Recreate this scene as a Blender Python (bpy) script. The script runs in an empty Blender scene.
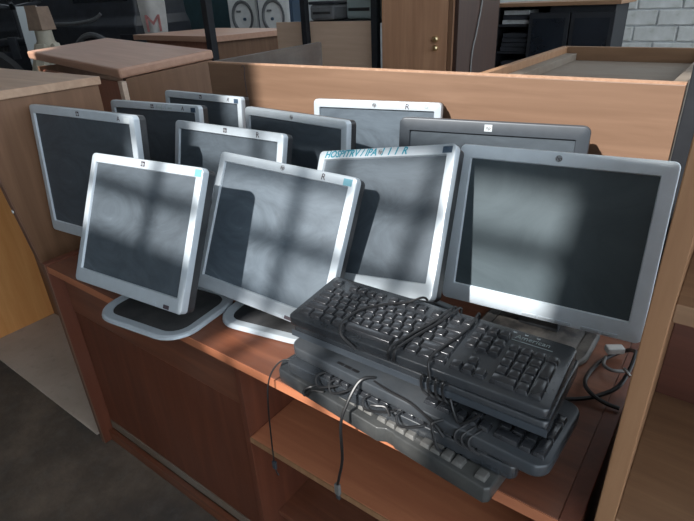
import bpy, bmesh, math, random
from mathutils import Matrix, Vector
random.seed(7)
scn = bpy.context.scene
COL = scn.collection
PI = math.pi

# ---------------------------------------------------------------- camera
cam_d = bpy.data.cameras.new('camera')
cam_d.sensor_fit = 'HORIZONTAL'; cam_d.sensor_width = 36.0
cam_d.lens = 36.0 * 521.0 / 694.0
cam_d.clip_start = 0.02; cam_d.clip_end = 100
cam = bpy.data.objects.new('camera', cam_d)
COL.objects.link(cam)
RW = ((0.80411985, 0.23751414, -0.54495716),
      (0.59295112, -0.38588882, 0.70675228),
      (-0.04242922, -0.89144649, -0.45113514))
cam.matrix_world = Matrix((
    (RW[0][0], -RW[0][1], -RW[0][2], 0.0),
    (RW[1][0], -RW[1][1], -RW[1][2], 0.0),
    (RW[2][0], -RW[2][1], -RW[2][2], 1.46),
    (0, 0, 0, 1)))
scn.camera = cam

# ---------------------------------------------------------------- world, sun, exposure
wd = bpy.data.worlds.new('sky'); scn.world = wd
wd.use_nodes = True
wd.node_tree.nodes['Background'].inputs[0].default_value = (0.80, 0.90, 1.0, 1)
wd.node_tree.nodes['Background'].inputs[1].default_value = 2.3
SUN = Vector((0.113, 0.777, -0.619)).normalized()
sd = bpy.data.lights.new('sun', 'SUN'); sd.energy = 7.4; sd.angle = math.radians(1.3)
sd.color = (1.0, 0.98, 0.95)
so = bpy.data.objects.new('sun', sd); COL.objects.link(so)
so.rotation_euler = SUN.to_track_quat('-Z', 'Y').to_euler()
so.location = (-1, -4, 5)
scn.view_settings.view_transform = 'Standard'
scn.view_settings.look = 'None'
scn.view_settings.exposure = 0.0
scn.view_settings.gamma = 1.0
scn.view_settings.use_curve_mapping = False


# ---------------------------------------------------------------- materials
def new_mat(name):
    m = bpy.data.materials.new(name); m.use_nodes = True
    nt = m.node_tree
    return m, nt, nt.nodes['Principled BSDF']


def ramp(nt, fac, stops):
    r = nt.nodes.new('ShaderNodeValToRGB')
    el = r.color_ramp.elements
    el[0].position, el[0].color = stops[0][0], (*stops[0][1], 1)
    el[1].position, el[1].color = stops[-1][0], (*stops[-1][1], 1)
    for p, c in stops[1:-1]:
        e = el.new(p); e.color = (*c, 1)
    nt.links.new(fac, r.inputs[0])
    return r.outputs[0]


def noise(nt, scale, detail=4, rough=.55, stretch=(1, 1, 1), rot=(0, 0, 0), dist=0):
    tc = nt.nodes.new('ShaderNodeTexCoord'); mp = nt.nodes.new('ShaderNodeMapping')
    mp.inputs['Scale'].default_value = stretch; mp.inputs['Rotation'].default_value = rot
    n = nt.nodes.new('ShaderNodeTexNoise'); n.inputs['Scale'].default_value = scale
    n.inputs['Detail'].default_value = detail; n.inputs['Roughness'].default_value = rough
    n.inputs['Distortion'].default_value = dist
    nt.links.new(tc.outputs['Object'], mp.inputs[0]); nt.links.new(mp.outputs[0], n.inputs['Vector'])
    return n.outputs['Fac']


def bump(nt, b, fac, s=.1, d=.002):
    bp = nt.nodes.new('ShaderNodeBump'); bp.inputs['Strength'].default_value = s
    bp.inputs['Distance'].default_value = d
    nt.links.new(fac, bp.inputs['Height']); nt.links.new(bp.outputs[0], b.inputs['Normal'])


def mix(nt, fac, a, b):
    m = nt.nodes.new('ShaderNodeMix'); m.data_type = 'RGBA'
    if hasattr(fac, 'is_output'): nt.links.new(fac, m.inputs[0])
    else: m.inputs[0].default_value = fac
    for i, c in ((6, a), (7, b)):
        if hasattr(c, 'is_output'): nt.links.new(c, m.inputs[i])
        else: m.inputs[i].default_value = (*c, 1)
    return m.outputs[2]


def wood(name, dark, light, stretch=(1, 12, 12), scale=2.2, rough=.45, dust=0.0, dustc=(.32, .30, .27)):
    m, nt, b = new_mat(name)
    f = noise(nt, scale, 6, .6, stretch, dist=.6)
    c = ramp(nt, f, [(.3, dark), (.55, tuple((x + y) / 2 for x, y in zip(dark, light))), (.72, light)])
    if dust:
        d = noise(nt, 3.5, 5, .65)
        f2 = ramp(nt, d, [(.35, (0, 0, 0)), (.75, (dust,) * 3)])
        c = mix(nt, f2, c, dustc)
    nt.links.new(c, b.inputs['Base Color'])
    b.inputs['Roughness'].default_value = rough
    bump(nt, b, f, .06, .001)
    return m


def plain(name, col, rough=.5, metal=0.0, var=.0, vscale=20, spec=.5, dustc=None, dust=0):
    m, nt, b = new_mat(name)
    if var or dust:
        f = noise(nt, vscale, 5, .6)
        lo = tuple(max(0, x * (1 - var)) for x in col); hi = tuple(min(1, x * (1 + var)) for x in col)
        c = ramp(nt, f, [(.3, lo), (.7, hi)])
        if dust:
            f2 = ramp(nt, noise(nt, vscale * .35, 6, .7), [(.4, (0, 0, 0)), (.75, (dust,) * 3)])
            c = mix(nt, f2, c, dustc)
        nt.links.new(c, b.inputs['Base Color'])
    else:
        b.inputs['Base Color'].default_value = (*col, 1)
    b.inputs['Roughness'].default_value = rough
    b.inputs['Metallic'].default_value = metal
    b.inputs['Specular IOR Level'].default_value = spec
    return m


X12 = (1, 14, 14); Y12 = (14, 1, 14); Z12 = (14, 14, 1)
M = {}
M['desk_red_x'] = wood('desk_red_x', (.125, .038, .018), (.235, .080, .038), X12, rough=.42, dust=.12)
M['desk_red_z'] = wood('desk_red_z', (.105, .029, .014), (.175, .052, .025), Z12, rough=.5, dust=.05)
M['desk_shelf'] = wood('desk_shelf', (.42, .15, .075), (.55, .22, .11), X12, rough=.4)
M['desk_edge'] = wood('desk_edge', (.14, .07, .045), (.26, .14, .09), Z12, rough=.5)
M['board'] = wood('board', (.175, .100, .061), (.235, .140, .089), X12, scale=2.6, rough=.5)
M['board_dusty'] = wood('board_dusty', (.15, .105, .07), (.20, .15, .11), X12, rough=.8, dust=.6, dustc=(.22, .20, .17))
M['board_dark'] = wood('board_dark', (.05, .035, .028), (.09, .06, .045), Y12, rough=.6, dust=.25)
M['chip_edge'] = wood('chip_edge', (.36, .20, .12), (.52, .32, .21), (6, 6, 6), scale=12, rough=.8)
M['chip_pale'] = wood('chip_pale', (.62, .46, .36), (.75, .60, .48), (6, 6, 6), scale=10, rough=.8)
M['walnut_z'] = wood('walnut_z', (.15, .075, .038), (.22, .115, .062), Z12, rough=.5)
M['cab_top'] = wood('cab_top', (.36, .22, .14), (.50, .33, .22), X12, rough=.45, dust=.25, dustc=(.5, .4, .32))
M['orange_z'] = wood('orange_z', (.74, .33, .10), (.84, .42, .15), Z12, rough=.5)
M['pine'] = wood('pine', (.25, .125, .058), (.36, .195, .098), Z12, scale=3, rough=.65, dust=.25, dustc=(.22, .12, .06))
M['pine_x'] = wood('pine_x', (.20, .108, .056), (.29, .165, .088), X12, scale=3, rough=.65, dust=.3, dustc=(.15, .09, .055))
M['mahog'] = wood('mahog', (.09, .032, .020), (.14, .05, .03), X12, rough=.5)
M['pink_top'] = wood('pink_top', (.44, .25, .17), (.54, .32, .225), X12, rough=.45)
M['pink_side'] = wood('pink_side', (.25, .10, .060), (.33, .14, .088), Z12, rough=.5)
M['wardrobe_z'] = wood('wardrobe_z', (.40, .21, .12), (.56, .32, .19), Z12, scale=1.6, rough=.45)
M['dark_brown'] = wood('dark_brown', (.035, .017, .012), (.055, .026, .018), Z12, rough=.5)
M['beige_board'] = wood('beige_board', (.56, .40, .29), (.64, .47, .35), X12, rough=.6)
M['black_metal'] = plain('black_metal', (.016, .018, .022), .6, 0, .2, spec=.3)
M['silver'] = plain('silver', (.47, .525, .57), .36, .15, .05, 30, dustc=(.40, .40, .38), dust=.18)
M['silver_light'] = plain('silver_light', (.66, .74, .80), .36, .1, .04, 30)
M['silver_dark'] = plain('silver_dark', (.33, .36, .38), .40, .15, .08, 30)
M['black'] = plain('black', (.016, .018, .021), .42, 0, .2, 30, dustc=(.10, .10, .10), dust=.25)
M['charcoal'] = plain('charcoal', (.046, .055, .066), .42, .1, .1, 25)
M['base_black'] = plain('base_black', (.018, .020, .023), .5, 0, .2, 20, dustc=(.16, .15, .14), dust=.35)
M['base_dusty'] = plain('base_dusty', (.03, .03, .032), .6, 0, .2, 22, dustc=(.30, .27, .23), dust=.8)
M['key'] = plain('key', (.024, .026, .030), .24, 0, .15, 40, spec=.9)
M['key_worn'] = plain('key_worn', (.115, .112, .105), .42, 0, .3, 60)
M['kb_body'] = plain('kb_body', (.026, .031, .037), .27, 0, .2, 25, spec=.9, dustc=(.08, .08, .08), dust=.3)
M['kb_grey'] = plain('kb_grey', (.052, .060, .069), .28, .2, .15, 25, dustc=(.13, .125, .12), dust=.3)
M['kb_brown'] = plain('kb_brown', (.028, .031, .034), .33, 0, .25, 18, dustc=(.13, .125, .11), dust=.45)
M['cord'] = plain('cord', (.012, .012, .013), .4)
M['cord_grey'] = plain('cord_grey', (.16, .16, .155), .45)
M['steel'] = plain('steel', (.65, .65, .63), .25, 1.0)
M['brass'] = plain('brass', (.65, .52, .30), .3, 1.0)
M['clear'] = plain('clear', (.50, .50, .48), .25)
M['white'] = plain('white', (.60, .61, .60), .5, 0, .08, 12)
M['teal'] = plain('teal', (.02, .22, .30), .5)
M['teal_sticker'] = plain('teal_sticker', (.15, .36, .44), .4)
M['navy'] = plain('navy', (.04, .07, .11), .4)
M['pale'] = plain('pale', (.55, .60, .62), .5)
M['ink'] = plain('ink', (.06, .045, .055), .5)
M['print_grey'] = plain('print_grey', (.30, .36, .36), .5)
M['red_print'] = plain('red_print', (.42, .17, .16), .7, 0, .3, 20)
M['cloth_white'] = plain('cloth_white', (.50, .49, .47), .9, 0, .12, 8)
M['dark_fabric'] = plain('dark_fabric', (.018, .021, .028), .8, 0, .35, 12)
M['dark_plastic'] = plain('dark_plastic', (.026, .030, .038), .45, 0, .3, 10)
M['grey_plastic'] = plain('grey_plastic', (.12, .125, .13), .5, 0, .2, 15)
M['beige_paint'] = plain('beige_paint', (.44, .41, .33), .55, 0, .12, 15)
M['tan_card'] = plain('tan_card', (.28, .20, .15), .8, 0, .15, 15)
M['teal_dark'] = plain('teal_dark', (.02, .05, .06), .5, 0, .25, 6)
M['rubber'] = plain('rubber', (.015, .015, .016), .8, 0, .2, 30)
M['glass_dark'] = plain('glass_dark', (.010, .014, .020), .25, 0, .3, 4)
M['paper'] = plain('paper', (.36, .38, .38), .8, 0, .2, 30)
M['plaster'] = plain('plaster', (.42, .41, .39), .9, 0, .15, 3)

# screen: dark anti-glare panel with dust and wipe marks; lighter copies paint in sunlight
for nm, q in (('screen', .85), ('screen_dusty_sunlit', 1.0), ('screen_hazy_sunlit', 1.45)):
    m, nt, b = new_mat(nm)
    f1 = noise(nt, 5, 6, .7, (1, 1, 1.6), dist=2.2)
    f2 = noise(nt, 38, 4, .6)
    c1 = ramp(nt, f1, [(p, tuple(min(.3, v * q) for v in c)) for p, c in ((.35, (.040, .054, .068)), (.60, (.066, .086, .105)), (.78, (.140, .170, .196)))])
    c2 = mix(nt, ramp(nt, f2, [(.66, (0, 0, 0)), (.80, (.35, .35, .35))]), c1, (.09 * q, .10 * q, .105 * q))
    nt.links.new(c2, b.inputs['Base Color'])
    b.inputs['Roughness'].default_value = .5; b.inputs['IOR'].default_value = 1.6
    M[nm] = m
m, nt, b = new_mat('screen_clean')
f1 = noise(nt, 4, 6, .7, (1, 1, 1.4), dist=1.5)
nt.links.new(ramp(nt, f1, [(.35, (.046, .066, .076)), (.62, (.064, .088, .100)), (.8, (.110, .140, .155))]), b.inputs['Base Color'])
b.inputs['Roughness'].default_value = .5; b.inputs['IOR'].default_value = 1.5
M['screen_clean'] = m

# concrete floor
m, nt, b = new_mat('concrete')
f1 = noise(nt, 2.2, 8, .65); f2 = noise(nt, 14, 6, .7)
c = ramp(nt, f1, [(.32, (.048, .044, .042)), (.5, (.105, .080, .060)), (.68, (.20, .15, .112))])
c = mix(nt, ramp(nt, f2, [(.5, (0, 0, 0)), (.8, (.5, .5, .5))]), c, (.16, .145, .125))
nt.links.new(c, b.inputs['Base Color']); b.inputs['Roughness'].default_value = .85
bump(nt, b, f2, .6, .008); M['concrete'] = m
m, nt, b = new_mat('screed')
f1 = noise(nt, 3, 8, .65); f2 = noise(nt, 22, 6, .7)
c = ramp(nt, f1, [(.3, (.42, .34, .27)), (.7, (.55, .46, .38))])
c = mix(nt, ramp(nt, f2, [(.55, (0, 0, 0)), (.8, (.4, .4, .4))]), c, (.18, .16, .14))
nt.links.new(c, b.inputs['Base Color']); b.inputs['Roughness'].default_value = .85
bump(nt, b, f2, .25, .003); M['screed'] = m
m, nt, b = new_mat('block_paint')
f1 = noise(nt, 7, 7, .65); f2 = noise(nt, 45, 4, .6)
c = ramp(nt, f1, [(.28, (.25, .24, .20)), (.45, (.44, .45, .43)), (.7, (.55, .56, .55))])
nt.links.new(c, b.inputs['Base Color']); b.inputs['Roughness'].default_value = .9
bump(nt, b, f2, .4, .006); M['block_paint'] = m
M['mortar'] = plain('mortar', (.50, .52, .53), .9, 0, .12, 12)


# ---------------------------------------------------------------- mesh helpers
class G:
    def __init__(s): s.v = []; s.f = []

    def add(s, vs, fs, mtx=None):
        o = len(s.v)
        s.v += [tuple(mtx @ Vector(p)) if mtx else tuple(p) for p in vs]
        s.f += [tuple(i + o for i in f) for f in fs]
        return s

    def box(s, x0, x1, y0, y1, z0, z1, mtx=None):
        vs = [(x0, y0, z0), (x1, y0, z0), (x1, y1, z0), (x0, y1, z0), (x0, y0, z1), (x1, y0, z1), (x1, y1, z1), (x0, y1, z1)]
        fs = [(0, 3, 2, 1), (4, 5, 6, 7), (0, 1, 5, 4), (1, 2, 6, 5), (2, 3, 7, 6), (3, 0, 4, 7)]
        return s.add(vs, fs, mtx)

    def loft(s, loops, cap0=True, cap1=True, mtx=None, closed=False):
        n = len(loops[0]); vs = [p for l in loops for p in l]; fs = []
        k = len(loops)
        for i in range(k if closed else k - 1):
            a = i * n; c = ((i + 1) % k) * n
            for j in range(n):
                j2 = (j + 1) % n
                fs.append((a + j, a + j2, c + j2, c + j))
        if not closed and cap0: fs.append(tuple(reversed(range(n))))
        if not closed and cap1: fs.append(tuple(range((k - 1) * n, k * n)))
        return s.add(vs, fs, mtx)

    def tube(s, pts, r, n=8, smooth=6):
        P = [Vector(p) for p in pts]
        if smooth and len(P) > 2:
            Q = []
            for i in range(len(P) - 1):
                p0 = P[max(i - 1, 0)]; p1 = P[i]; p2 = P[i + 1]; p3 = P[min(i + 2, len(P) - 1)]
                for k in range(smooth):
                    t = k / smooth
                    Q.append(.5 * ((2 * p1) + (p2 - p0) * t + (2 * p0 - 5 * p1 + 4 * p2 - p3) * t * t + (3 * p1 - p0 - 3 * p2 + p3) * t ** 3))
            Q.append(P[-1]); P = Q
        loops = []; up = Vector((0, 0, 1)); prev = None
        for i, p in enumerate(P):
            d = (P[min(i + 1, len(P) - 1)] - P[max(i - 1, 0)])
            if d.length < 1e-9: d = Vector((0, 0, 1))
            d.normalize()
            if prev is None:
                a = d.cross(up)
                if a.length < .1: a = d.cross(Vector((1, 0, 0)))
            else:
                a = prev - d * prev.dot(d)
            a.normalize(); prev = a; bb = d.cross(a)
            loops.append([tuple(p + a * (r * math.cos(2 * PI * k / n)) + bb * (r * math.sin(2 * PI * k / n))) for k in range(n)])
        return s.loft(loops)

    def lathe(s, prof, n=24, mtx=None):
        loops = [[(r * math.cos(2 * PI * k / n), r * math.sin(2 * PI * k / n), z) for k in range(n)] for r, z in prof]
        return s.loft(loops, mtx=mtx)

    def mesh(s, name, mat, bevel=0, smooth=False, seg=2):
        me = bpy.data.meshes.new(name); me.from_pydata(s.v, [], s.f); me.update()
        bm = bmesh.new(); bm.from_mesh(me)
        bmesh.ops.recalc_face_normals(bm, faces=bm.faces)
        if bevel:
            ed = [e for e in bm.edges if len(e.link_faces) == 2 and e.calc_face_angle(0) > .5]
            bmesh.ops.bevel(bm, geom=ed, offset=bevel, segments=seg, affect='EDGES', profile=.5, clamp_overlap=True)
        if smooth:
            for f in bm.faces: f.smooth = True
            for e in bm.edges:
                if len(e.link_faces) == 2 and e.calc_face_angle(0) > .6: e.smooth = False
        bm.to_mesh(me); bm.free()
        me.materials.append(M[mat] if isinstance(mat, str) else mat)
        return me


def link(name, me, parent=None, mtx=None):
    o = bpy.data.objects.new(name, me); COL.objects.link(o)
    if parent: o.parent = parent
    if mtx is not None: o.matrix_local = mtx
    return o


def part(name, g, mat, parent, bevel=0, smooth=False, mtx=None, label=None):
    o = link(name, g.mesh(name, mat, bevel, smooth), parent, mtx)
    if label: o['label'] = label
    return o


def tag(o, label, cat, group=None):
    o['label'] = label; o['category'] = cat
    if group: o['group'] = group
    return o


def thing(name, label, cat, loc=(0, 0, 0), rz=0, group=None):
    o = bpy.data.objects.new(name, None); COL.objects.link(o)
    o.empty_display_size = .05
    o.location = loc; o.rotation_euler = (0, 0, rz)
    return tag(o, label, cat, group)


def struct(name, g, mat, parent=None, bevel=0):
    o = link(name, g.mesh(name, mat, bevel), parent)
    if parent is None: o['kind'] = 'structure'
    return o


def bx(x0, x1, y0, y1, z0, z1): return G().box(x0, x1, y0, y1, z0, z1)


def rrect(w, h, r, n=5, cx=0, cz=0, rr=None):
    """rounded rectangle outline in (a, b), counter-clockwise"""
    out = []
    for qx, qz, a0 in ((1, 1, 0), (-1, 1, 90), (-1, -1, 180), (1, -1, 270)):
        for k in range(n + 1):
            a = math.radians(a0 + 90 * k / n)
            out.append((cx + qx * (w / 2 - r) + r * math.cos(a), cz + qz * (h / 2 - r) + r * math.sin(a)))
    return out


def text_mesh(s, size, mat, shear=0.0, depth=.0002, bold=0.0):
    cu = bpy.data.curves.new('lettering', 'FONT'); cu.body = s; cu.size = size
    cu.align_x = 'CENTER'; cu.align_y = 'CENTER'; cu.extrude = depth; cu.shear = shear; cu.offset = bold; cu.resolution_u = 3
    to = bpy.data.objects.new('lettering', cu); COL.objects.link(to)
    dg = bpy.context.evaluated_depsgraph_get()
    me = bpy.data.meshes.new_from_object(to.evaluated_get(dg))
    bpy.data.objects.remove(to); bpy.data.curves.remove(cu)
    me.materials.clear(); me.materials.append(M[mat])
    return me


FACE_FRONT = Matrix.Rotation(PI / 2, 4, 'X')

# ================================================================= SETTING
struct('floor', bx(-13, 7, -1.2, 8, -.12, 0), 'concrete')
sl = link('floor_screed', bx(-6.0, -1.70, .585, 1.9, 0, .012).mesh('floor_screed', 'screed', .004)); sl['kind'] = 'structure'
g = bx(-13, 1.3, -1.35, 3.6, 4.0, 4.12)
for k in range(4): g.box(-13 + k * 3.6, -11.2 + k * 3.6, 3.6, 5.6, 4.0, 4.12)      # ribs between roof openings added to brighten the background
g.box(-13, 1.3, 5.6, 8, 4.0, 4.12)
struct('ceiling', g, 'plaster')
struct('wall_left', bx(-13.15, -13, -1.2, 8, 0, 4.0), 'plaster')

# wall behind the camera with the daylight windows
WX0, WX1, WZ0, WZ1 = -1.61, -.55, 2.08, 2.97
TX0, TX1, TZ0, TZ1 = -1.80, -.40, 3.01, 3.52          # plain transom above the barred window
W2X0, W2X1, W2Z0, W2Z1 = -4.20, -2.74, 2.94, 3.25
W3X0, W3X1, W3Z0, W3Z1 = -5.30, -4.36, 3.36, 3.80
WR = .50                                              # the wall ends here: open side
wf = G()
y0, y1 = -1.32, -1.2
wf.box(-13, WR, y0, y1, 0, 2.05)
wf.box(-13, W3X0, y0, y1, 2.05, 4); wf.box(W3X1, W2X0, y0, y1, 2.05, 4)
wf.box(W3X0, W3X1, y0, y1, 2.05, W3Z0); wf.box(W3X0, W3X1, y0, y1, W3Z1, 4)
wf.box(W2X0, W2X1, y0, y1, 2.05, W2Z0); wf.box(W2X0, W2X1, y0, y1, W2Z1, 4)
wf.box(W2X1, TX0, y0, y1, 2.05, 4)
wf.box(TX0, TX1, y0, y1, TZ1, 4)
wf.box(TX0, TX1, y0, y1, WZ1, TZ0)
wf.box(TX0, WX0, y0, y1, 2.05, WZ1); wf.box(WX1, TX1, y0, y1, 2.05, WZ1)
wf.box(WX0, WX1, y0, y1, 2.05, WZ0)
wf.box(TX1, WR, y0, y1, 2.05, 4)
struct('wall_front', wf, 'plaster')


def window(name, xs, zs, boards):
    g = G(); t = .030
    for x in xs: g.box(x - t / 2, x + t / 2, -1.275, -1.24, zs[0], zs[-1])
    for z in zs: g.box(xs[0], xs[-1], -1.27, -1.245, z - t / 2, z + t / 2)
    w = struct(name, g, 'black_metal')
    for (xa, xb, za, zb) in boards:
        part('sun_mask_board', bx(xa, xb, -1.242, -1.236, za, zb), 'beige_board', w)  # unseen boards, added to cut the sun patches to shape
    return w


window('window_1', [-1.61, -1.34, -1.075, -.81, -.55], [2.08, 2.40, 2.58, 2.775, 2.97], [(-1.61, -1.34, 2.08, 2.425), (-1.34, -1.15, 2.08, 2.425), (-1.15, -.94, 2.08, 2.195), (-.94, -.55, 2.08, 2.15)])
window('window_2', [-4.20, -3.47, -2.74], [2.94, 3.25], [])
window('window_3', [-5.30, -4.83, -4.36], [3.36, 3.80], [])

# back wall: painted concrete blocks
wb = struct('wall_back', bx(-13, 4, 6.55, 6.7, 0, 4.0), 'mortar')
CH, CL = .152, .40
blk = {}
for j in range(4, 14):
    off = 0 if j % 2 else CL / 2
    for i in range(-5, 4):
        xa = i * CL + off
        k = (i * 7 + j * 3) % 3
        if k not in blk:
            g = G(); d = .018 + .006 * k
            blk[k] = bx(.008, CL - .008, -d, .03, .007, CH - .007).mesh('block', 'block_paint', .008)
        o = link('block', blk[k], wb, Matrix.Translation((xa - .13, 6.55, j * CH)))

# ================================================================= DESK
desk = thing('office_desk', 'reddish brown wooden desk under the monitors with open shelf bay', 'desk', (-.85, .95, 0))
dm = Matrix.Translation((.85, -.95, 0))


def dp(name, g, mat, bevel=.0015, label=None): return part(name, g, mat, desk, bevel, mtx=dm, label=label)


dp('desktop', bx(-1.635, -.078, .588, 1.345, .726, .75), 'desk_red_x')
dp('edge_strip', bx(-1.635, -.078, .5855, .588, .727, .749), 'desk_shelf', 0)
dp('side_panel', bx(-1.66, -1.635, .583, 1.345, 0.0, .757), 'desk_red_z')
dp('edge_strip', bx(-1.659, -1.636, .581, .583, 0.0, .757), 'desk_edge', 0)
dp('side_panel', bx(-.078, -.050, .588, 1.345, 0.0, .752), 'desk_red_z')
dp('fascia', bx(-1.635, -.815, .622, .640, .566, .726), 'desk_red_x')
dp('door', bx(-1.632, -.817, .624, .642, .090, .563), 'desk_red_z')
dp('pedestal_side', bx(-.815, -.797, .604, 1.33, 0.0, .726), 'desk_red_z')
dp('bottom_rail', bx(-1.635, -.815, .606, .622, 0.0, .048), 'desk_red_x')
dp('bottom_board', bx(-1.635, -.815, .6225, 1.33, .050, .085), 'board_dusty')
dp('bay_floor', bx(-.797, -.078, .66, 1.33, .145, .163), 'desk_red_x')
dp('shelf', bx(-.797, -.078, .606, 1.30, .475, .493), 'desk_shelf')
dp('edge_strip', bx(-.797, -.078, .6035, .606, .476, .492), 'pine', 0)
dp('back_panel', bx(-1.635, -.078, 1.33, 1.345, .05, .726), 'dark_brown')

# ================================================================= COUNTER BEHIND THE DESK
ctr = thing('wooden_counter', 'tall light wood counter behind the monitors with a sunken dusty top', 'counter', (-.88, 1.75, 0))
cm = Matrix.Translation((.88, -1.75, 0))


def cp(name, g, mat, bevel=.0015, label=None, mtx=None): return part(name, g, mat, ctr, bevel, mtx=cm @ mtx if mtx else cm, label=label)


cp('front_board', bx(-1.657, -.112, 1.354, 1.376, 0, 1.262), 'board')
cp('board_edge', bx(-1.657, -.112, 1.354, 1.376, 1.262, 1.266), 'chip_edge', 0)
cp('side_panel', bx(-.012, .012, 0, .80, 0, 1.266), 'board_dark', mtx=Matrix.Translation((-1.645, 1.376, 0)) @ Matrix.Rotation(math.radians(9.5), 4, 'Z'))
cp('side_panel', bx(-.140, -.114, 1.376, 2.10, 0, 1.266), 'board_dusty')
cp('side_rim', bx(-.59, -.568, 1.376, 2.10, 1.15, 1.266), 'pine')
cp('tray_board', bx(-.568, -.140, 1.376, 2.09, 1.205, 1.222), 'board_dusty')
cp('tray_ledge', bx(-.568, -.140, 1.376, 1.46, 1.222, 1.250), 'board_dusty')
cp('tray_ledge', bx(-.568, -.530, 1.46, 2.09, 1.222, 1.245), 'board_dusty')
cp('rear_rim', bx(-.59, .25, 2.10, 2.122, 1.17, 1.266), 'pine_x')
# little pencil scribble on the front board
g = G(); g.tube([(-1.478, 1.3535, 1.252), (-1.468, 1.3535, 1.258), (-1.461, 1.3535, 1.250), (-1.466, 1.3535, 1.225), (-1.466, 1.3535, 1.18), (-1.463, 1.3535, 1.14)], .0016, 5)
cp('scribble', g, 'ink', 0)

# black post in the gap at the right
tag(link('steel_post', bx(-.108, -.052, 1.358, 1.41, 0, 1.75).mesh('steel_post', 'black_metal', .003)),
    'black steel post in the gap right of the light counter board', 'post')

# ================================================================= RIGHT BOOKCASE
bc = thing('open_bookcase', 'raw pine open bookcase at the right edge of the desk', 'bookcase', (.3, .76, 0))
bm_ = Matrix.Translation((-.3, -.76, 0))


def bp(name, g, mat, bevel=.0015, label=None): return part(name, g, mat, bc, bevel, mtx=bm_, label=label)


bp('side_panel', bx(-.034, -.010, .600, .93, 0, 1.75), 'pine')
bp('side_panel', bx(.60, .624, .600, .93, 0, 1.75), 'pine')
bp('shelf', bx(-.010, .60, .602, .92, 1.119, 1.143), 'pine_x')
bp('shelf', bx(-.010, .60, .602, .92, .766, .790), 'pine_x')
bp('shelf', bx(-.010, .60, .602, .92, .40, .424), 'pine_x')
bp('bottom_board', bx(-.010, .60, .602, .92, .04, .064), 'pine_x')
bp('top_board', bx(-.010, .60, .602, .92, 1.726, 1.75), 'pine_x')
bp('back_panel', bx(-.010, .60, .92, .93, .04, 1.726), 'mahog')

# ================================================================= LEFT CABINET
lc = thing('open_cabinet', 'brown open-fronted cabinet left of the desk beside the leftmost monitor', 'cabinet', (-2.2, .76, 0))
lm = Matrix.Translation((2.2, -.76, 0))


def lp(name, g, mat, bevel=.002, label=None): return part(name, g, mat, lc, bevel, mtx=lm, label=label)


slant = lambda xa, xb, ya, yb, d0, d1: G().loft([[(xa, ya, .012), (xa, yb, .012), (xa, d1, 1.238), (xa, d0, 1.238)], [(xb, ya, .012), (xb, yb, .012), (xb, d1, 1.238), (xb, d0, 1.238)]])
lp('side_panel', slant(-1.755, -1.731, .690, .95, .552, .95), 'walnut_z')
lp('edge_strip', slant(-1.755, -1.731, .687, .690, .549, .552), 'desk_edge', 0)
lp('side_panel', bx(-2.745, -2.72, .570, .95, 0.012, 1.238), 'orange_z', label='orange-toned far side panel')
lp('back_panel', bx(-2.72, -1.755, .935, .95, 0.012, 1.238), 'walnut_z')
lp('top', bx(-2.77, -1.722, .545, .957, 1.238, 1.263), 'cab_top')
part('tack', G().lathe([(.0, -.003), (.006, -.002), (.006, .0), (0, .002)], 10, Matrix.Translation((-1.743, .582, .912)) @ Matrix.Rotation(PI / 2, 4, 'X')), 'white', lc, mtx=lm)

# ================================================================= BACKGROUND CABINETS
# B
cb = thing('pink_wood_cabinet', 'cabinet with overhanging pinkish wood top behind the left monitors', 'cabinet', (-2.667, 1.601, 0), math.radians(-8))
g = bx(-1.42, .005, -.012, .57, -.034, .017)
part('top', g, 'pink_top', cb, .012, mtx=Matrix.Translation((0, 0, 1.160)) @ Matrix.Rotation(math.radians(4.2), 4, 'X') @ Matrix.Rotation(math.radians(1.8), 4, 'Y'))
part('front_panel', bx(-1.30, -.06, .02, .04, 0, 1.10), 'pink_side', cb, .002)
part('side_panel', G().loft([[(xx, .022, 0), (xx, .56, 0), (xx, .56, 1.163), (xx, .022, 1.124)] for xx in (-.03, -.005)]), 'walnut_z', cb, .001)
part('edge_strip', bx(-.050, -.002, -.006, .020, 0, 1.112), 'chip_pale', cb, .001, label='pale chipped edge')
part('side_panel', bx(-1.33, -1.30, .0, .56, 0, 1.125), 'walnut_z', cb, .002)
# C
cc = thing('brown_wood_counter', 'far brown counter with slab top behind the pinkish cabinet', 'counter', (-3.968, 3.368, 0), math.radians(-5.6))
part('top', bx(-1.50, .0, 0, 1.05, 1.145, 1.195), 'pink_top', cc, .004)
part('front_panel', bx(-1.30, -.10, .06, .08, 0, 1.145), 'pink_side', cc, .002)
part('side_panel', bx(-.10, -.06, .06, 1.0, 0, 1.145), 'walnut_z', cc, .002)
part('side_panel', bx(-1.34, -1.30, .06, 1.0, 0, 1.145), 'walnut_z', cc, .002)

# metal rack with beige board
rk = thing('metal_rack', 'black metal rack holding a beige board left of the wardrobe', 'rack', (-2.3, 3.1, 0))
rm = Matrix.Translation((2.3, -3.1, 0))
for (px, py) in ((-2.62, 3.05), (-2.03, 3.05), (-2.62, 3.65), (-2.03, 3.65)):
    part('post', bx(px - .022, px + .022, py - .022, py + .022, 0, 1.9), 'black_metal', rk, .002, mtx=rm)
part('board', bx(-2.93, -2.06, 3.08, 3.10, .5, 1.315), 'beige_board', rk, .002, mtx=rm)
part('shelf', bx(-2.62, -2.03, 3.10, 3.66, 1.30, 1.32), 'black_metal', rk, .002, mtx=rm)
part('shelf', bx(-2.62, -2.03, 3.04, 3.66, 1.80, 1.82), 'black_metal', rk, .002, mtx=rm)
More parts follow.
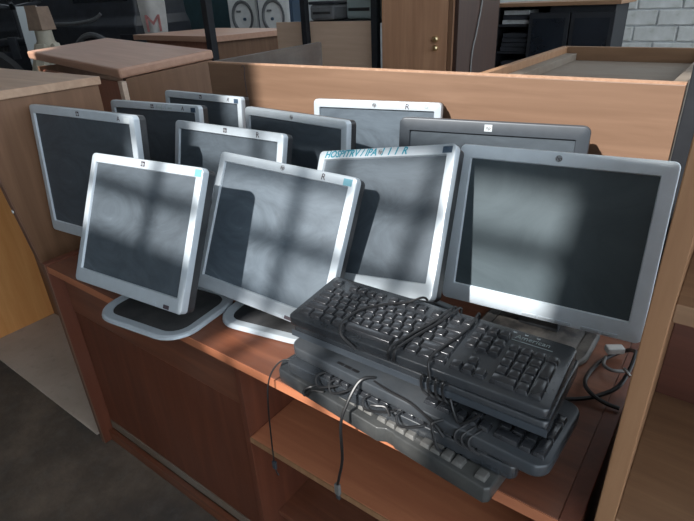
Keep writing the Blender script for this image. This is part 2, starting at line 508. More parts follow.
# things on the rack shelf
for i, (x, y, w, d, h, mt, lb) in enumerate((
        (-2.50, 3.22, .20, .30, .10, 'grey_plastic', 'grey plastic box on the rack shelf beside the black post'),
        (-2.20, 3.30, .26, .30, .13, 'print_grey', 'pale grey machine on the rack shelf beside the wardrobe'))):
    t = thing('storage_box' if i == 0 else 'desktop_printer', lb, 'box' if i == 0 else 'printer', (x, y, 1.3215), .1 - .3 * i)
    part('body', bx(-w / 2, w / 2, -d / 2, d / 2, 0, h), mt, t, .02)
    part('lid', bx(-w / 2 - .004, w / 2 + .004, -d / 2 - .004, d / 2 + .004, h, h + .02), 'dark_plastic', t, .006)
    part('slot', bx(-w / 2 + .03, w / 2 - .03, -d / 2 - .006, -d / 2 + .01, h * .4, h * .55), 'black', t, .001)
tag(link('steel_post', bx(-2.885, -2.835, 2.37, 2.42, 0, 1.9).mesh('steel_post', 'black_metal', .003)),
    'black steel post standing before the far brown counter', 'post')

# white machines far back
for i, (x, lb) in enumerate(((-5.95, 'white front-loading machine beside the dark teal panel'), (-5.36, 'white front-loading machine nearest the rack'))):
    t = thing('washing_machine', lb, 'machine', (x, 5.6, 0), .25, 'white machines far back')
    w = .235
    part('body', bx(-w, w, 0, .5, .3, 1.75), 'white', t, .03)
    part('side_trim', bx(w + .002, w + .05, .02, .5, .3, 1.7), 'navy', t, .003)
    ring = [[(r * math.cos(a), yy, 1.27 + r * 1.25 * math.sin(a)) for a in [2 * PI * k / 28 for k in range(28)]] for r, yy in ((.17, 0), (.17, -.02), (.145, -.02), (.135, .0))]
    part('door_ring', G().loft(ring, False, False), 'grey_plastic', t, smooth=True)
    part('knob', G().lathe([(.0, 0), (.022, 0), (.018, .02), (0, .022)], 14, Matrix.Translation((.03 - .05 * i, 0, 1.24)) @ Matrix.Rotation(PI / 2, 4, 'X')), 'navy', t)
    part('handle', bx(-.09, -.02, -.015, .0, 1.33, 1.355), 'grey_plastic', t, .004)
    part('plinth', bx(-w, w, .02, .5, 0, .3), 'dark_plastic', t)
t = tag(link('teal_panel', bx(-8.6, -6.45, 6.15, 6.2, 0, 1.9).mesh('teal_panel', 'teal_dark', .004)), 'dark teal panel standing behind the far brown counter', 'panel')

# wardrobe
wr = thing('wardrobe', 'brown wooden wardrobe with two round locks behind the counter', 'wardrobe', (-1.7, 3.4, 0))
wm = Matrix.Translation((1.7, -3.4, 0))
part('body', bx(-1.955, -1.44, 3.02, 3.62, 0, 1.95), 'dark_brown', wr, .003, mtx=wm)
d = part('door', bx(-1.950, -1.498, 3.0, 3.02, .06, 1.93), 'wardrobe_z', wr, .002, mtx=wm)
part('edge_strip', bx(-1.494, -1.465, 3.0, 3.02, .06, 1.93), 'walnut_z', wr, .002, mtx=wm)
for zz in (1.215, 1.165):
    part('lock', G().lathe([(0, 0), (.017, 0), (.018, .012), (.012, .02), (0, .021)], 16, Matrix.Translation((-1.572, 3.0, zz)) @ Matrix.Rotation(PI / 2, 4, 'X')), 'brass', d, smooth=True)
cable = G().tube([(-1.434, 3.32, 1.9), (-1.434, 3.34, 1.6), (-1.434, 3.32, 1.40), (-1.434, 3.26, 1.22), (-1.434, 3.22, 1.12), (-1.434, 3.21, .9), (-1.434, 3.21, .3), (-1.434, 3.21, 0.01)], .005)
tag(link('hanging_cable', cable.mesh('hanging_cable', 'cord_grey', smooth=True)), 'thin pale cable hanging down the dark wardrobe side', 'cable')

# dark glazed cabinet far right
gc = thing('black_cabinet', 'black glazed cabinet with wooden top before the painted block wall', 'cabinet', (-1.25, 4.6, 0))
gm = Matrix.Translation((1.25, -4.6, 0))


def gp(name, g_, mat, bevel=.003): return part(name, g_, mat, gc, bevel, mtx=gm)


gp('body', bx(-1.36, -.90, 4.42, 4.85, 0, 1.335), 'black_metal')
gp('side_panel', bx(-1.80, -1.775, 4.36, 4.85, 0, 1.335), 'black_metal')
gp('back_panel', bx(-1.775, -1.36, 4.83, 4.85, 0, 1.335), 'black_metal')
for zz in (.55, .78, .99, 1.19): gp('shelf', bx(-1.775, -1.36, 4.43, 4.83, zz, zz + .018), 'black_metal')
for xa in (-1.50, -1.19):
    dd = gp('door', bx(xa, xa + .30, 4.385, 4.42, .05, 1.29), 'black_metal')
    part('pane', bx(xa + .03, xa + .27, 4.38, 4.384, .12, 1.25), 'glass_dark', dd)
gp('top', bx(-1.83, -.86, 4.36, 4.88, 1.335, 1.362), 'pine_x')
for zz, n, wh in ((1.208, 3, 'top'), (1.008, 4, 'second'), (.798, 4, 'third')):
    for k in range(n):
        o = link('paper_stack', bx(-1.735 + .005 * k, -1.52, 4.44, 4.66, zz + .001 + k * .034, zz + k * .034 + .032).mesh('paper_stack', 'paper' if k % 2 == 0 and zz > 1.1 else 'dark_fabric', .003))
        tag(o, 'flat bundle of papers on the %s open shelf of the black cabinet' % wh, 'papers', 'paper bundles on the %s shelf' % wh)

# ================================================================= CLUTTER AT THE FAR LEFT
# beige pedestal with tan carton
PX, PY = -5.52, 2.62
t = thing('beige_pedestal', 'beige post with flared feet left of the pinkish cabinet', 'stand', (PX, PY, 0), .5)
part('post', G().lathe([(.085, .75), (.078, 1.17), (.086, 1.17), (.086, 1.20), (.078, 1.20), (.074, 1.30), (0, 1.30)], 20), 'beige_paint', t, smooth=True)
for k in range(4):
    g = G(); mm = Matrix.Rotation(PI / 2 * k, 4, 'Z')
    g.loft([[(.03, -.045, 1.17), (.10, -.045, 1.19), (.10, .045, 1.19), (.03, .045, 1.17)],
            [(.26, -.05, .62), (.34, -.05, .62), (.34, .05, .62), (.26, .05, .62)],
            [(.36, -.05, 0), (.46, -.05, 0), (.46, .05, 0), (.36, .05, 0)]], mtx=mm)
    part('foot', g, 'beige_paint', t, .008)
t = thing('cardboard_carton', 'tan cardboard carton on top of the beige post', 'carton', (PX, PY, 1.302), .3)
part('body', G().loft([[(-.085, -.085, 0), (.085, -.085, 0), (.085, .085, 0), (-.085, .085, 0)], [(-.07, -.07, .20), (.07, -.07, .20), (.07, .07, .20), (-.07, .07, .20)]]), 'tan_card', t, .004)
part('flap', bx(-.07, .07, -.075, -.07, .13, .21), 'tan_card', t)


def office_chair(name, label, loc, rz, flip=False, s=1.0):
    c = thing(name, label, 'chair', loc, rz, 'piled office chairs')
    tf = Matrix.Translation((0, 0, .0))
    if flip: tf = Matrix.Translation((0, 0, 1.075)) @ Matrix.Rotation(PI, 4, 'X')
    tf = tf @ Matrix.Scale(s, 4)
    part('seat', bx(-.24, .24, -.24, .24, .42, .50), 'dark_fabric', c, .03, mtx=tf)
    part('backrest', G().loft([[(a, .22, z) for a, z in rrect(.42, .5, .1, 5, 0, .80)], [(a, .28, z) for a, z in rrect(.44, .52, .1, 5, 0, .80)]]), 'dark_fabric', c, .012, mtx=tf)
    part('back_strut', bx(-.04, .04, .24, .30, .40, .62), 'dark_plastic', c, .006, mtx=tf)
    part('gas_column', G().lathe([(.028, .12), (.028, .43), (0, .43)], 14), 'dark_plastic', c, mtx=tf)
    for sx in (-1, 1):
        g = G().tube([(sx * .25, -.16, .47), (sx * .29, -.17, .58), (sx * .29, -.12, .68), (sx * .29, .08, .69), (sx * .29, .15, .58), (sx * .25, .16, .47)], .022, 8)
        part('armrest', g, 'grey_plastic', c, smooth=True, mtx=tf)
    for k in range(5):
        a = 2 * PI * k / 5
        leg = part('leg', G().loft([[(.0, -.03, .10), (0, .03, .10), (0, .03, .14), (0, -.03, .14)], [(.30, -.018, .06), (.30, .018, .06), (.30, .018, .085), (.30, -.018, .085)]], mtx=Matrix.Rotation(a, 4, 'Z')), 'dark_plastic', c, .004, mtx=tf)
        part('caster', G().lathe([(0, -.02), (.028, -.02), (.03, 0), (.028, .02), (0, .02)], 12, Matrix.Rotation(a, 4, 'Z') @ Matrix.Translation((.30, 0, .03)) @ Matrix.Rotation(PI / 2, 4, 'X')), 'rubber', leg)
    return c


# dark vehicle body behind the pile
mb = thing('black_vehicle_body', 'black vehicle body with a grey wheel arch beyond the pinkish cabinet', 'vehicle', (-7.6, 4.2, 0), .35)
part('bodywork', G().loft([[(-3.2, -.4, 0.02), (1.10, -.4, 0.02), (1.10, .9, 0.02), (-3.2, .9, 0.02)], [(-3.2, -.4, 1.25), (1.10, -.4, 1.25), (1.10, .9, 1.25), (-3.2, .9, 1.25)], [(-3.0, -.28, 1.36), (1.05, -.28, 1.36), (1.05, .9, 1.36), (-3.0, .9, 1.36)], [(-2.9, -.15, 2.0), (1.0, -.15, 2.0), (1.0, .9, 2.0), (-2.9, .9, 2.0)]]), 'dark_plastic', mb, .02)
arc = []
for k in range(13):
    a = PI * k / 12
    arc.append((.42 + .36 * math.cos(a), -.43, .74 + .42 * math.sin(a)))
part('wheel_arch', G().tube(arc, .035, 8, 2), 'grey_plastic', mb, smooth=True)
part('wheel', G().lathe([(0, -.08), (.20, -.08), (.33, -.05), (.33, .05), (0, .05)], 26, Matrix.Translation((.42, -.40, .72)) @ Matrix.Rotation(PI / 2, 4, 'X')), 'rubber', mb, smooth=True)
part('moulding', G().tube([(-.2, -.40, 1.30), (.2, -.42, 1.30), (.5, -.42, 1.335), (.62, -.40, 1.40)], .022, 8), 'grey_plastic', mb, smooth=True)
part('side_window', bx(.1, .95, -.245, -.21, 1.42, 1.85), 'glass_dark', mb, .004)
part('grille_panel', bx(.85, 1.06, -.415, -.39, .5, 1.15), 'dark_fabric', mb, .004)

office_chair('office_chair', 'black office chair standing in the far left corner of the frame', (-7.95, 2.6, .0), -2.2, False, 1.2)
office_chair('office_chair', 'black office chair upturned above the tyre at the far left', (-6.75, 2.95, .55), .8, True, 1.0)
tag(link('packing_crate', bx(-7.05, -6.45, 2.72, 3.2, 0, .53).mesh('packing_crate', 'dark_brown', .01)), 'dark brown crate carrying the upturned office chair', 'crate')

# tyre in front, bottom left of the pile
t = thing('car_tyre', 'black tyre standing on edge left of the beige post', 'tyre', (-6.45, 2.18, 0), .9)
tm = Matrix.Translation((0, 0, .62)) @ Matrix.Rotation(PI / 2, 4, 'X')
prof = [(.36, -.10), (.50, -.115), (.59, -.09), (.62, 0), (.59, .09), (.50, .115), (.36, .10)]
part('tread', G().loft([[(r * math.cos(2 * PI * k / 36), r * math.sin(2 * PI * k / 36), z) for k in range(36)] for r, z in prof], closed=True), 'rubber', t, smooth=True, mtx=tm)
part('wheel_rim', G().lathe([(0, -.03), (.15, -.03), (.2, -.02), (.34, -.06), (.365, -.09), (.365, .09), (.34, .06), (0, .03)], 30), 'grey_plastic', t, smooth=True, mtx=tm)

# brown pipe bundles and pale sheets at the very corner
for k, (x, y, z, h, mt, lb) in enumerate((
        (-9.1, 2.6, 0, 1.42, 'tan_card', 'tan plank leaning at the far left corner of the frame'),
        (-8.75, 2.75, 0, 1.50, 'grey_plastic', 'grey plank leaning at the far left corner of the frame'),
        (-6.28, 2.86, 0, 1.52, 'pale', 'pale sheet standing left of the tan carton'))):
    o = link('leaning_plank' if k < 2 else 'pale_sheet', bx(-.10, .10, -.015, .015, 0, h).mesh('leaning_plank', mt, .003))
    o.location = (x, y, z); o.rotation_euler = (-.08, 0, 1.0)
    tag(o, lb, 'plank' if k < 2 else 'sheet')

# white sack with a red letter
sk = thing('white_sack', 'white sack printed with a red M hanging behind the far counter', 'sack', (-6.01, 4.2, 0), .75)
nx, nz = 9, 10
fr = []; bk = []
for j in range(nz):
    z = .9 + .85 * j / (nz - 1)
    l = []
    for i in range(2 * nx):
        if i < nx:
            u = i / (nx - 1); y = -.05 * math.sin(PI * u) * (1 + .3 * math.sin(7 * z)) - .01 * math.sin(9 * u + 3 * z)
        else:
            u = 1 - (i - nx) / (nx - 1); y = .05 * math.sin(PI * u) + .012
        l.append(((u - .5) * (.29 + .03 * math.sin(5 * z)), y, z))
    fr.append(l)
part('cloth', G().loft(fr), 'cloth_white', sk, smooth=True)
link('lettering', text_mesh('M', .27, 'red_print', depth=.004), sk, Matrix.Translation((.0, -.070, 1.265)) @ FACE_FRONT)
part('hanger', bx(-.12, .12, .0, .02, 0, 1.85), 'dark_plastic', sk)

# ================================================================= MONITORS
BT, BB, BS = .022, .033, .019      # bezel: top, bottom, sides


def head_meshes(w, h, style):
    n = 5
    dark = style == 'dark'
    bs, bt, bb = (.028, .030, .042) if dark else (.026, .027, .038) if style == 'clean' else (BS, BT, BB)
    iw = w - 2 * bs; ih = h - bt - bb; icz = bb + ih / 2
    R = .016 if dark else .012
    o = lambda y, ins: [(a, y, z) for a, z in rrect(w - 2 * ins, h - 2 * ins, max(R - ins, .002), n, 0, h / 2)]
    i = lambda y, ins: [(a, y, z) for a, z in rrect(iw - 2 * ins, ih - 2 * ins, .0025, n, 0, icz)]
    bez = G().loft([o(.018, 0), o(.004, 0), o(.001, .0012), o(0, .004), i(0, 0), i(.0015, .001), i(.007, .0025)], False, False)
    scr = bx(-iw / 2 + .001, iw / 2 - .001, .0055, .0105, icz - ih / 2 + .001, icz + ih / 2 - .001)
    dp_ = .066
    sh = G()
    s_ = lambda y, sx, sz, r: [(a, y, z) for a, z in rrect(w * sx, h * sz, r, n, 0, h / 2)]
    sh.loft([s_(.010, .985, .982, R), s_(.018, .994, .992, R), s_(.040, .990, .988, R), s_(.046, .95, .94, .02), s_(.052, .72, .70, .03), s_(dp_, .62, .58, .04)])
    return (bez.mesh('bezel', 'charcoal' if dark else 'silver_light' if style == 'clean' else 'silver', 0, True), scr.mesh('screen', {'clean': 'screen_clean', 'dusty': 'screen_dusty_sunlit', 'hazy_sunlit': 'screen_hazy_sunlit', 'dark': 'screen'}.get(style, 'screen')),  # monitors in sun take lighter dusty panels, sunlight put into the colour
            sh.mesh('rear_shell', 'charcoal' if dark else 'black', 0, True), dict(iw=iw, ih=ih, icz=icz, bt=bt, bb=bb, bs=bs))


badge_round = G().lathe([(0, 0), (.0068, 0), (.0068, .0006), (0, .0006)], 20, Matrix.Rotation(PI / 2, 4, 'X')).mesh('badge', 'silver_dark')
badge_square = bx(-.0065, .0065, -.0007, 0, -.006, .006).mesh('badge', 'ink')
badge_pale = bx(-.009, .009, -.0007, 0, -.008, .008).mesh('badge', 'pale')
let_dark = text_mesh('hp', .0115, 'ink', .2)
let_pale = text_mesh('hp', .0105, 'pale', .2)


def monitor(label, x, y, z, yaw, tilt, roll, w, h, style='silver', base=(.28, .21), boff=(0, .09), byaw=0, badge='round', stickers=(), hand=(), buttons=None, base_mat='base_black', rim_mat='silver', group='used flat monitors on the desk'):
    DZ = .7506
    ya = math.radians(yaw)
    ox, oy = boff
    ex = x + ox * math.cos(ya) - oy * math.sin(ya); ey = y + ox * math.sin(ya) + oy * math.cos(ya)
    t = thing('computer_monitor', label, 'monitor', (ex, ey, DZ), ya, group)
    HM = Matrix.Translation((-ox, -oy, z - DZ)) @ Matrix.Rotation(math.radians(tilt), 4, 'X') @ Matrix.Rotation(math.radians(roll), 4, 'Y')
    bez, scr, shl, inf = head_meshes(w, h, style)
    bz = link('bezel', bez, t, HM); link('screen', scr, t, HM); link('rear_shell', shl, t, HM)
    # neck: from the base up to the back of the head
    a = HM @ Vector((0, .058, h * .42)); a2 = HM @ Vector((0, .05, h * .30))
    g = G(); nw = .035
    bz0 = .012
    by = min(.03, base[1] / 2 - .035)
    g.loft([[(-nw * 1.3, by - .028, bz0), (nw * 1.3, by - .028, bz0), (nw * 1.3, by + .02, bz0), (-nw * 1.3, by + .02, bz0)],
            [(a2.x - nw, a2.y - .005, a2.z - .02), (a2.x + nw, a2.y - .005, a2.z - .02), (a2.x + nw, a2.y + .028, a2.z - .02), (a2.x - nw, a2.y + .028, a2.z - .02)],
            [(a.x - nw, a.y - .010, a.z), (a.x + nw, a.y - .010, a.z), (a.x + nw, a.y + .016, a.z), (a.x - nw, a.y + .016, a.z)]])
    part('neck', g, 'charcoal' if style == 'dark' else 'black', t, .004)
    # base: silver rim round a dished black plate
    bw, bd = base; BR = Matrix.Rotation(math.radians(byaw), 4, 'Z')
    r0 = min(bw, bd) * .30
    L = lambda zz, ins: [(p, q, zz) for p, q in rrect(bw - 2 * ins, bd - 2 * ins, max(r0 - ins, .01), 7)]
    rim = .018 if bd < .2 else .028
    b_ = part('base', G().loft([L(.002, .010), L(.006, rim - .001), L(.010, rim + .006), L(.012, rim + .03)]), base_mat, t, 0, True, mtx=BR)
    part('base_rim', G().loft([L(0, .004), L(.004, 0), L(.010, .002), L(.013, .007), L(.011, rim), L(.001, rim + .002)], closed=True), 'charcoal' if style == 'dark' else rim_mat, b_, 0, True)
    # badge
    zt = h - inf['bt'] / 2
    bd_o = link('badge', {'round': badge_round, 'square': badge_square, 'pale': badge_pale}[badge], t, HM @ Matrix.Translation((0, -.0001, zt)))
    link('lettering', let_pale if badge == 'square' else let_dark, bd_o, Matrix.Translation((0, -.0009, 0)) @ FACE_FRONT)
    for (sx, sz, sw, sh_, mt) in stickers:
        part('sticker', bx(-sw / 2, sw / 2, -.0006, .0002, -sh_ / 2, sh_ / 2), mt, t, mtx=HM @ Matrix.Translation((sx, 0, sz)))
    for (tx, sx, sz, sz2, mt, shear) in hand:
        link('handwriting', text_mesh(tx, sz2, mt, shear, bold=.0005 if mt == 'teal' else 0), t, HM @ Matrix.Translation((sx, -.0004, sz)) @ FACE_FRONT)
    if buttons:
        for (sx, bw_, bh_, mt) in buttons:
            part('button', bx(-bw_ / 2, bw_ / 2, -.0014, .004, 0, bh_), mt, t, .0006, mtx=HM @ Matrix.Translation((sx, 0, .0035)))
    return t


def at(w, h, fx, dz=.013): return fx * w, h - dz


# front row
w, h = .394, .330
monitor('square silver monitor at the front left on a silver-rimmed black base over the desk edge', -1.093, .533, .842, 4.6, -25.7, -1, w, h, 'dusty',
        base=(.31, .25), boff=(.005, .112), byaw=3, badge='square',
        stickers=[(.465 * w, h - .013, .020, .016, 'teal_sticker')], hand=[('~', .13, h - .012, .010, 'print_grey', .2)],
        buttons=[(.088, .05, .007, 'silver'), (.148, .018, .009, 'ink')])
w, h = .41, .349
monitor('silver monitor in the front centre, shadowed at its left by the square one', -.830, .702, .808, 3.1, -25.3, 1.7, w, h, 'hazy_sunlit',
        base=(.29, .22), boff=(.02, .085), byaw=8,
        stickers=[(.445 * w, h - .014, .022, .015, 'teal_sticker')], hand=[('R', .285 * w, h - .013, .020, 'ink', .1)],
        buttons=[(.075, .03, .007, 'silver'), (.105, .022, .008, 'ink')])
w, h = .385, .329
monitor('tilted silver monitor with teal handwriting along its top edge behind the keyboards', -.603, .813, .874, -8.4, -30.7, -11.8, w, h, 'dusty',
        base=(.24, .15), boff=(.02, .165), badge='round',
        stickers=[(.45 * w, h - .013, .022, .014, 'navy')],
        hand=[('HOSPITRV / IPA  I  I  I  R', -.13 * w, h - .0115, .0235, 'teal', .35)])
w, h = .415, .349
monitor('large silver monitor at the right end of the desk beside the bookcase', -.261, .971, .832, 2.8, -15.4, -1.4, w, h, 'clean',
        base=(.25, .21), boff=(.0, .075), byaw=-4, base_mat='base_dusty', rim_mat='base_dusty',
        buttons=[(-.005 + .034 * k, .031, .006, 'silver') for k in range(3)] + [(.115, .034, .006, 'silver'), (.152, .03, .006, 'silver')])
# second row
w, h = .4635, .391
monitor('leftmost silver monitor in shade against the brown cabinet', -1.487, .695, .8245, 6.2, -6.1, .6, w, h,
        base=(.22, .15), boff=(.035, .06), badge='square',
        stickers=[(.44 * w, h - .014, .022, .014, 'pale')], hand=[('A', .37 * w, h - .012, .018, 'ink', .1)])
w, h = .426, .364
monitor('silver monitor behind the square front one, a dark shadow at its left', -1.137, .868, .804, 1.7, -14.3, 0, w, h, 'dusty',
        base=(.26, .14), boff=(.0, .08), badge='square',
        hand=[('R', .29 * w, h - .012, .020, 'ink', -.1)])
w, h = .41, .35
monitor('silver monitor with a smudged pencil scrawl on its top edge, behind the leftmost one', -1.562, .991, .83, 7.6, -5.7, 0, w, h,
        base=(.20, .13), boff=(.085, .06), badge='square',
        stickers=[(.44 * w, h - .014, .020, .014, 'navy')],
        hand=[('Rm6 r1 wn', .13 * w, h - .012, .016, 'print_grey', .2), ('A', .33 * w, h - .012, .019, 'ink', .2)])
# back row
monitor('farthest monitor at the back left, before the pinkish cabinet', -1.551, 1.179, .831, .3, -5.7, 0, w, h,
        base=(.20, .13), boff=(.065, .06), badge='square',
        stickers=[(.44 * w, h - .014, .020, .014, 'navy')], hand=[('R', .34 * w, h - .012, .018, 'ink', .5)])
monitor('silver monitor in the middle of the back, left of the one against the counter board', -1.011, 1.052, .831, -4.6, -5.7, 0, w, h, 'dusty',
        base=(.26, .13), boff=(.0, .06))
w, h = .3895, .3325
monitor('silver monitor standing right against the counter board at the back', -.843, 1.232, .863, 12.4, -5.7, 0, w, h, 'hazy_sunlit',
        base=(.24, .12), boff=(.0, .03),
        hand=[('R', .25 * w, h - .013, .022, 'ink', .1), ('G', .39 * w, h - .011, .016, 'print_grey', .2)])
w, h = .45, .35
monitor('charcoal grey framed monitor at the back right before the counter board', -.475, 1.168, .833, 11.3, -5.7, 0, w, h, 'dark',
        base=(.26, .13), boff=(.0, .06), badge='pale')

# ================================================================= KEYBOARDS
U = .0205


def key_layout():
    L = []
    def row(x, r, ws):
        for q in ws:
            if q < 0: x += -q; continue
            L.append((x + q / 2, r, q, 1)); x += q
    row(0, 0, [1.25, 1.25, 1.25, 6.25, 1.25, 1.25, 1.25, 1.25])
    row(0, 1, [2.25] + [1] * 10 + [2.75])
    row(0, 2, [1.75] + [1] * 11 + [2.25])
    row(0, 3, [1.5] + [1] * 12 + [1.5])
    row(0, 4, [1] * 13 + [2])
    row(0, 5.4, [1, -1, 1, 1, 1, 1, -.5, 1, 1, 1, 1, -.5, 1, 1, 1, 1])
    row(15.3, 0, [1, 1, 1]); row(16.3, 1, [1]); row(15.3, 3, [1] * 3); row(15.3, 4, [1] * 3); row(15.3, 5.4, [1] * 3)
    row(18.6, 0, [2, 1]); row(18.6, 1, [1] * 3); row(18.6, 2, [1] * 3); row(18.6, 3, [1] * 3); row(18.6, 4, [1] * 4)
    L.append((22.1, .5, 1, 2)); L.append((22.1, 2.5, 1, 2))
    return L


KEYS = {}


def key_mesh(wu, hu, mat):
    k = (wu, hu, mat)
    if k not in KEYS:
        a = wu * U / 2 - .0007; b_ = hu * U / 2 - .0007; t = .0022
        g = G().loft([[(-a, -b_, 0), (a, -b_, 0), (a, b_, 0), (-a, b_, 0)],
                      [(-a + t, -b_ + t, .0078), (a - t, -b_ + t, .0078), (a - t, b_ - t * .6, .0085), (-a + t, b_ - t * .6, .0085)]], cap0=False)
        KEYS[k] = g.mesh('key', mat, .0009, seg=2, smooth=True)
    return KEYS[k]


def keyboard(label, loc, rz, tilt, w, d, zf, zb, bodymat, keymat, rows, key_y0, flip=False, outline=None, lean=0, kx0=0):
    """local: x right, y back, z up, origin at the centre of the underside; rows: keep(x, r)"""
    t = thing('computer_keyboard', label, 'keyboard', loc, rz, 'keyboards stacked on the desk corner')
    T = Matrix.Rotation(tilt, 4, 'X') @ Matrix.Rotation(lean, 4, 'Y')
    if outline is None: outline = rrect(w, d, .010, 3)
    zt = lambda y: zf + (zb - zf) * (y + d / 2) / d
    loops = [[(x * .992, y * .985, 0) for x, y in outline], [(x, y, .004) for x, y in outline],
             [(x, y, zt(y) - .003) for x, y in outline], [(x * .995, y * .985, zt(y)) for x, y in outline]]
    body = part('body', G().loft(loops), bodymat, t, .0016, True, mtx=T)
    sl = math.atan2(zb - zf, d)
    F = Matrix.Rotation(PI, 4, 'Z') if flip else Matrix.Identity(4)
    x0 = -22.6 * U / 2 + kx0
    for (kx, r, wu, hu) in key_layout():
        if not rows(kx, r): continue
        X = x0 + kx * U; Y = key_y0 + (r + .5) * U
        p = F @ Vector((X, Y, 0))
        Kz = zt(p.y)
        link('key', key_mesh(wu, hu, keymat), t, T @ Matrix.Translation((p.x, p.y, Kz - .0008)) @ Matrix.Rotation(sl, 4, 'X'))
    return t, T, zt


# bottom keyboard, back edge to the viewer
W5, D5 = .485, .185
out5 = [(-.2425, .0925), (-.2425, -.072), (-.228, -.0925), (.030, -.0925), (.044, -.0835), (.060, -.0835), (.066, -.0865), (.236, -.0865), (.2425, -.080), (.2425, .0925)]
out5 = [(x, y) for x, y in out5]
k5, T5, z5 = keyboard('bottom keyboard of the stack, dusty brownish with its function keys toward the viewer', (-.408, .658, .7505), math.radians(-5.5), 0, W5, D5, .034, .030,
                      'kb_brown', 'key_worn', lambda x, r: r > 2.5, -.054, True, out5)
k4, T4, z4 = keyboard('narrow black keyboard second from the bottom of the stack', (-.384, .661, .7860), math.radians(-.5), math.radians(.3), .472, .15, .028, .026,
                      'kb_body', 'key', lambda x, r: r > 2.5, -.058, True)
out3 = rrect(.520, .165, .024, 6)
k3, T3, z3 = keyboard('slim keyboard with a grey rounded palm rest in the middle of the stack', (-.360, .673, .8215), math.radians(-3.0), math.radians(1.0), .520, .165, .024, .022,
                      'kb_grey', 'key', lambda x, r: r < 5 and (x > 12.5), -.066, False, out3, kx0=.019)
k2, T2, z2 = keyboard('second keyboard from the top, showing only its thick front edge and first keys', (-.369, .702, .8650), math.radians(.8), math.radians(.6), .495, .175, .0285, .030,
                      'kb_body', 'key', lambda x, r: r < 2.5, -.079)
k1, T1, z1 = keyboard('topmost black keyboard with its cord wound round it', (-.372, .692, .8970), math.radians(1.6), math.radians(1.6), .495, .162, .021, .028,
                      'kb_body', 'key', lambda x, r: True, -.067)
part('front_plate', G().loft([[(-.2475, -.091, .004), (.2475, -.091, .004), (.2475, -.0875, .004), (-.2475, -.0875, .004)], [(-.2475, -.0895, .017), (.2475, -.0895, .017), (.2475, -.0875, .017), (-.2475, -.0875, .017)]]), 'charcoal', k2, .001, mtx=T2)
# print on the top keyboard
link('lettering', text_mesh('American', .0150, 'print_grey', .15), k1, T1 @ Matrix.Translation((.178, .062, z1(.062) + .0003)) @ Matrix.Rotation(math.radians(2), 4, 'X'))
part('logo_bar', bx(-.034, .034, -.0007, .0007, 0, .0004), 'print_grey', k1, mtx=T1 @ Matrix.Translation((.180, .051, z1(.051))))
for k in range(3):
    part('status_light', bx(-.003, .003, -.0012, .0012, 0, .0006), 'pale', k1, mtx=T1 @ Matrix.Translation((.145 + .02 * k, .072, z1(.072))))
# slots on the palm rest of the slim keyboard
for k in range(3):
    part('badge', bx(-.0075, .0075, -.003, .003, 0, .0008), 'cord', k3, mtx=T3 @ Matrix.Translation((-.135 + .018 * k, -.068, z3(-.068))))
part('strip', bx(-.045, .0, -.001, .001, 0, .0006), 'pale', k5, mtx=T5 @ Matrix.Translation((-.155, -.074, z5(-.074))) @ Matrix.Rotation(-.06, 4, 'Z'))

R_ = .0024


def cordpart(pts, kb, T, mat='cord', r=R_): return part('cord', G().tube(pts, r, 7, 6), mat, kb, 0, True, mtx=T)


zt = .0345
# loose loop at the left of the top keyboard
cordpart([(-.03, .081, .034), (-.035, .070, .044), (-.060, .052, zt), (-.095, .025, zt), (-.122, -.01, zt), (-.130, -.045, zt), (-.126, -.072, .036), (-.115, -.086, .026), (-.095, -.088, .014), (-.085, -.086, .006)], k1, T1)
# pair of strands
cordpart([(.030, .083, .020), (.028, .082, .036), (.022, .066, zt + .001), (.012, .02, zt), (-.004, -.03, zt), (-.014, -.066, zt - .001), (-.018, -.083, .030), (-.019, -.085, .010)], k1, T1)
cordpart([(.040, .083, .020), (.038, .082, .037), (.032, .060, zt + .003), (.022, .02, zt + .001), (.006, -.03, zt), (-.004, -.066, zt - .001), (-.007, -.083, .030), (-.008, -.085, .010)], k1, T1)
# right strand that drops to the coil
cordpart([(.075, .083, .020), (.074, .081, .038), (.074, .05, zt), (.070, .01, zt), (.060, -.03, zt), (.054, -.066, zt), (.056, -.084, .030), (.062, -.0885, .004)], k1, T1)
# coil round the front edge of the two upper boards
for k in range(4):
    xx = .046 + .013 * k
    cordpart([(xx + .004, -.070, .012), (xx, -.093, .034), (xx - .003, -.0965, .022), (xx + .001, -.0955, .004), (xx + .010, -.088, -.006), (xx + .016, -.06, -.009)], k2, T2)
# loose ends below the coil
cordpart([(.095, -.092, .006), (.105, -.100, -.010), (.120, -.110, -.020), (.135, -.104, -.010), (.148, -.098, .004)], k2, T2)
cordpart([(.092, -.080, .024), (.080, -.094, .020), (.084, -.099, .005), (.094, -.101, -.02), (.10, -.093, -.03)], k3, T3)
for k in range(3):
    xx = .118 + .012 * k
    cordpart([(xx + .015, -.045, .024), (xx + .008, -.070, .024), (xx, -.087, .018), (xx + .004, -.0905, .006), (xx + .018, -.086, -.004)], k3, T3)
# thick strand lying along the palm rest
cordpart([(-.055, -.070, .022), (-.02, -.076, .0235), (.03, -.079, .0235), (.075, -.0875, .016), (.10, -.092, .0)], k3, T3, r=.003)
# tangle of short loops over the two lowest boards
for (a0, a1, dy) in ((-.150, -.105, 0), (-.118, -.08, .006), (-.04, .015, .004), (.03, .075, -.002)):
    cordpart([(a0 + .02, -.052 + dy, .028), (a0 + .006, -.066, .034), (a0, -.082, .031), (a0 + .012, -.090, .020), (a1, -.080, .031), (a1 + .01, -.06 + dy, .030)], k4, T4)
cordpart([(-.125, -.072, .034), (-.135, -.088, .034), (-.148, -.097, .025), (-.146, -.099, .014), (-.130, -.095, .032), (-.105, -.085, .035)], k5, T5, r=.003)
cordpart([(.02, -.088, .03), (.006, -.080, .036), (-.01, -.085, .035), (-.02, -.087, .033)], k4, T4)
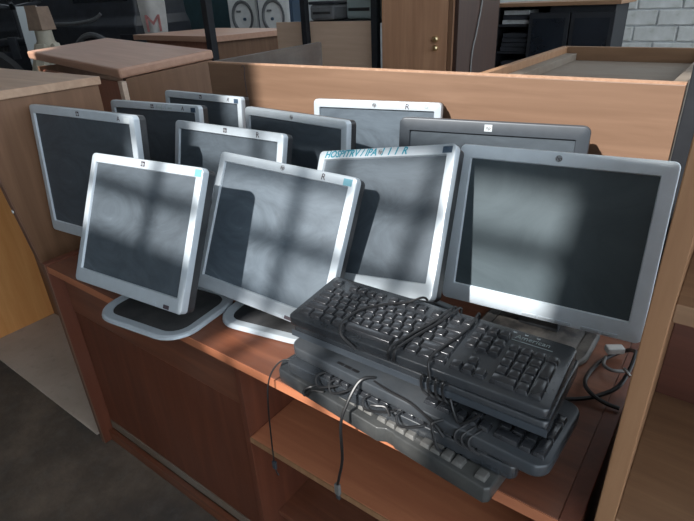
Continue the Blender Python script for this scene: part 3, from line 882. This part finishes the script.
# hanging USB cord with plug
c = cordpart([(-.058, -.062, .024), (-.070, -.078, .028), (-.078, -.092, .018), (-.082, -.116, -.010), (-.086, -.133, -.05), (-.090, -.132, -.14), (-.106, -.128, -.205), (-.115, -.126, -.238)], k3, T3, r=.0030)
part('usb_plug', bx(-.006, .006, -.004, .004, -.030, .0), 'cord_grey', c, .0015, mtx=Matrix.Translation((-.1155, -.126, -.235)))
part('usb_tip', bx(-.0045, .0045, -.002, .002, -.044, -.03), 'charcoal', c, .0005, mtx=Matrix.Translation((-.1155, -.126, -.235)))
# thin cord over the desk edge at the left
c = cordpart([(-.205, -.05, .014), (-.250, -.060, .016), (-.268, -.078, .000), (-.276, -.094, -.035), (-.280, -.100, -.10), (-.285, -.101, -.20), (-.287, -.101, -.265)], k4, T4, r=.0018)
part('usb_plug', bx(-.005, .005, -.0035, .0035, -.022, 0), 'charcoal', c, .001, mtx=Matrix.Translation((-.287, -.101, -.262)))
cordpart([(-.287, -.101, -.282), (-.283, -.101, -.295), (-.279, -.10, -.302)], k4, T4, r=.0018)

# ================================================================= CABLES BY THE BOOKCASE
vc = thing('video_cable', 'curled dark cable with clear plug under the large right monitor', 'cable', (-.13, .98, .753))
cm2 = Matrix.Translation((.13, -.98, 0))
part('cord', G().tube([(-.21, .80, .005), (-.17, .83, .005), (-.12, .865, .005), (-.09, .895, .008), (-.066, .93, .02), (-.058, .99, .05), (-.068, 1.04, .03), (-.09, 1.05, .010), (-.118, 1.0, .006), (-.128, .93, .006), (-.115, .89, .011), (-.085, .875, .008), (-.055, .875, .006)], .0042, 8), 'cord', vc, 0, True, mtx=cm2)
part('cord', G().tube([(-.112, 1.02, .008), (-.108, .985, .012), (-.09, .97, .016), (-.07, .985, .012)], .0036, 8), 'cord_grey', vc, 0, True, mtx=cm2)
part('plug', bx(-.018, .018, -.010, .010, -.006, .008), 'clear', vc, .003, mtx=cm2 @ Matrix.Translation((-.100, 1.035, .022)) @ Matrix.Rotation(.6, 4, 'Z'))
part('metal_tip', bx(-.012, .012, -.0025, .0025, -.0025, .0025), 'steel', vc, .0006, mtx=cm2 @ Matrix.Translation((-.062, .945, .04)) @ Matrix.Rotation(-.9, 4, 'Z'))
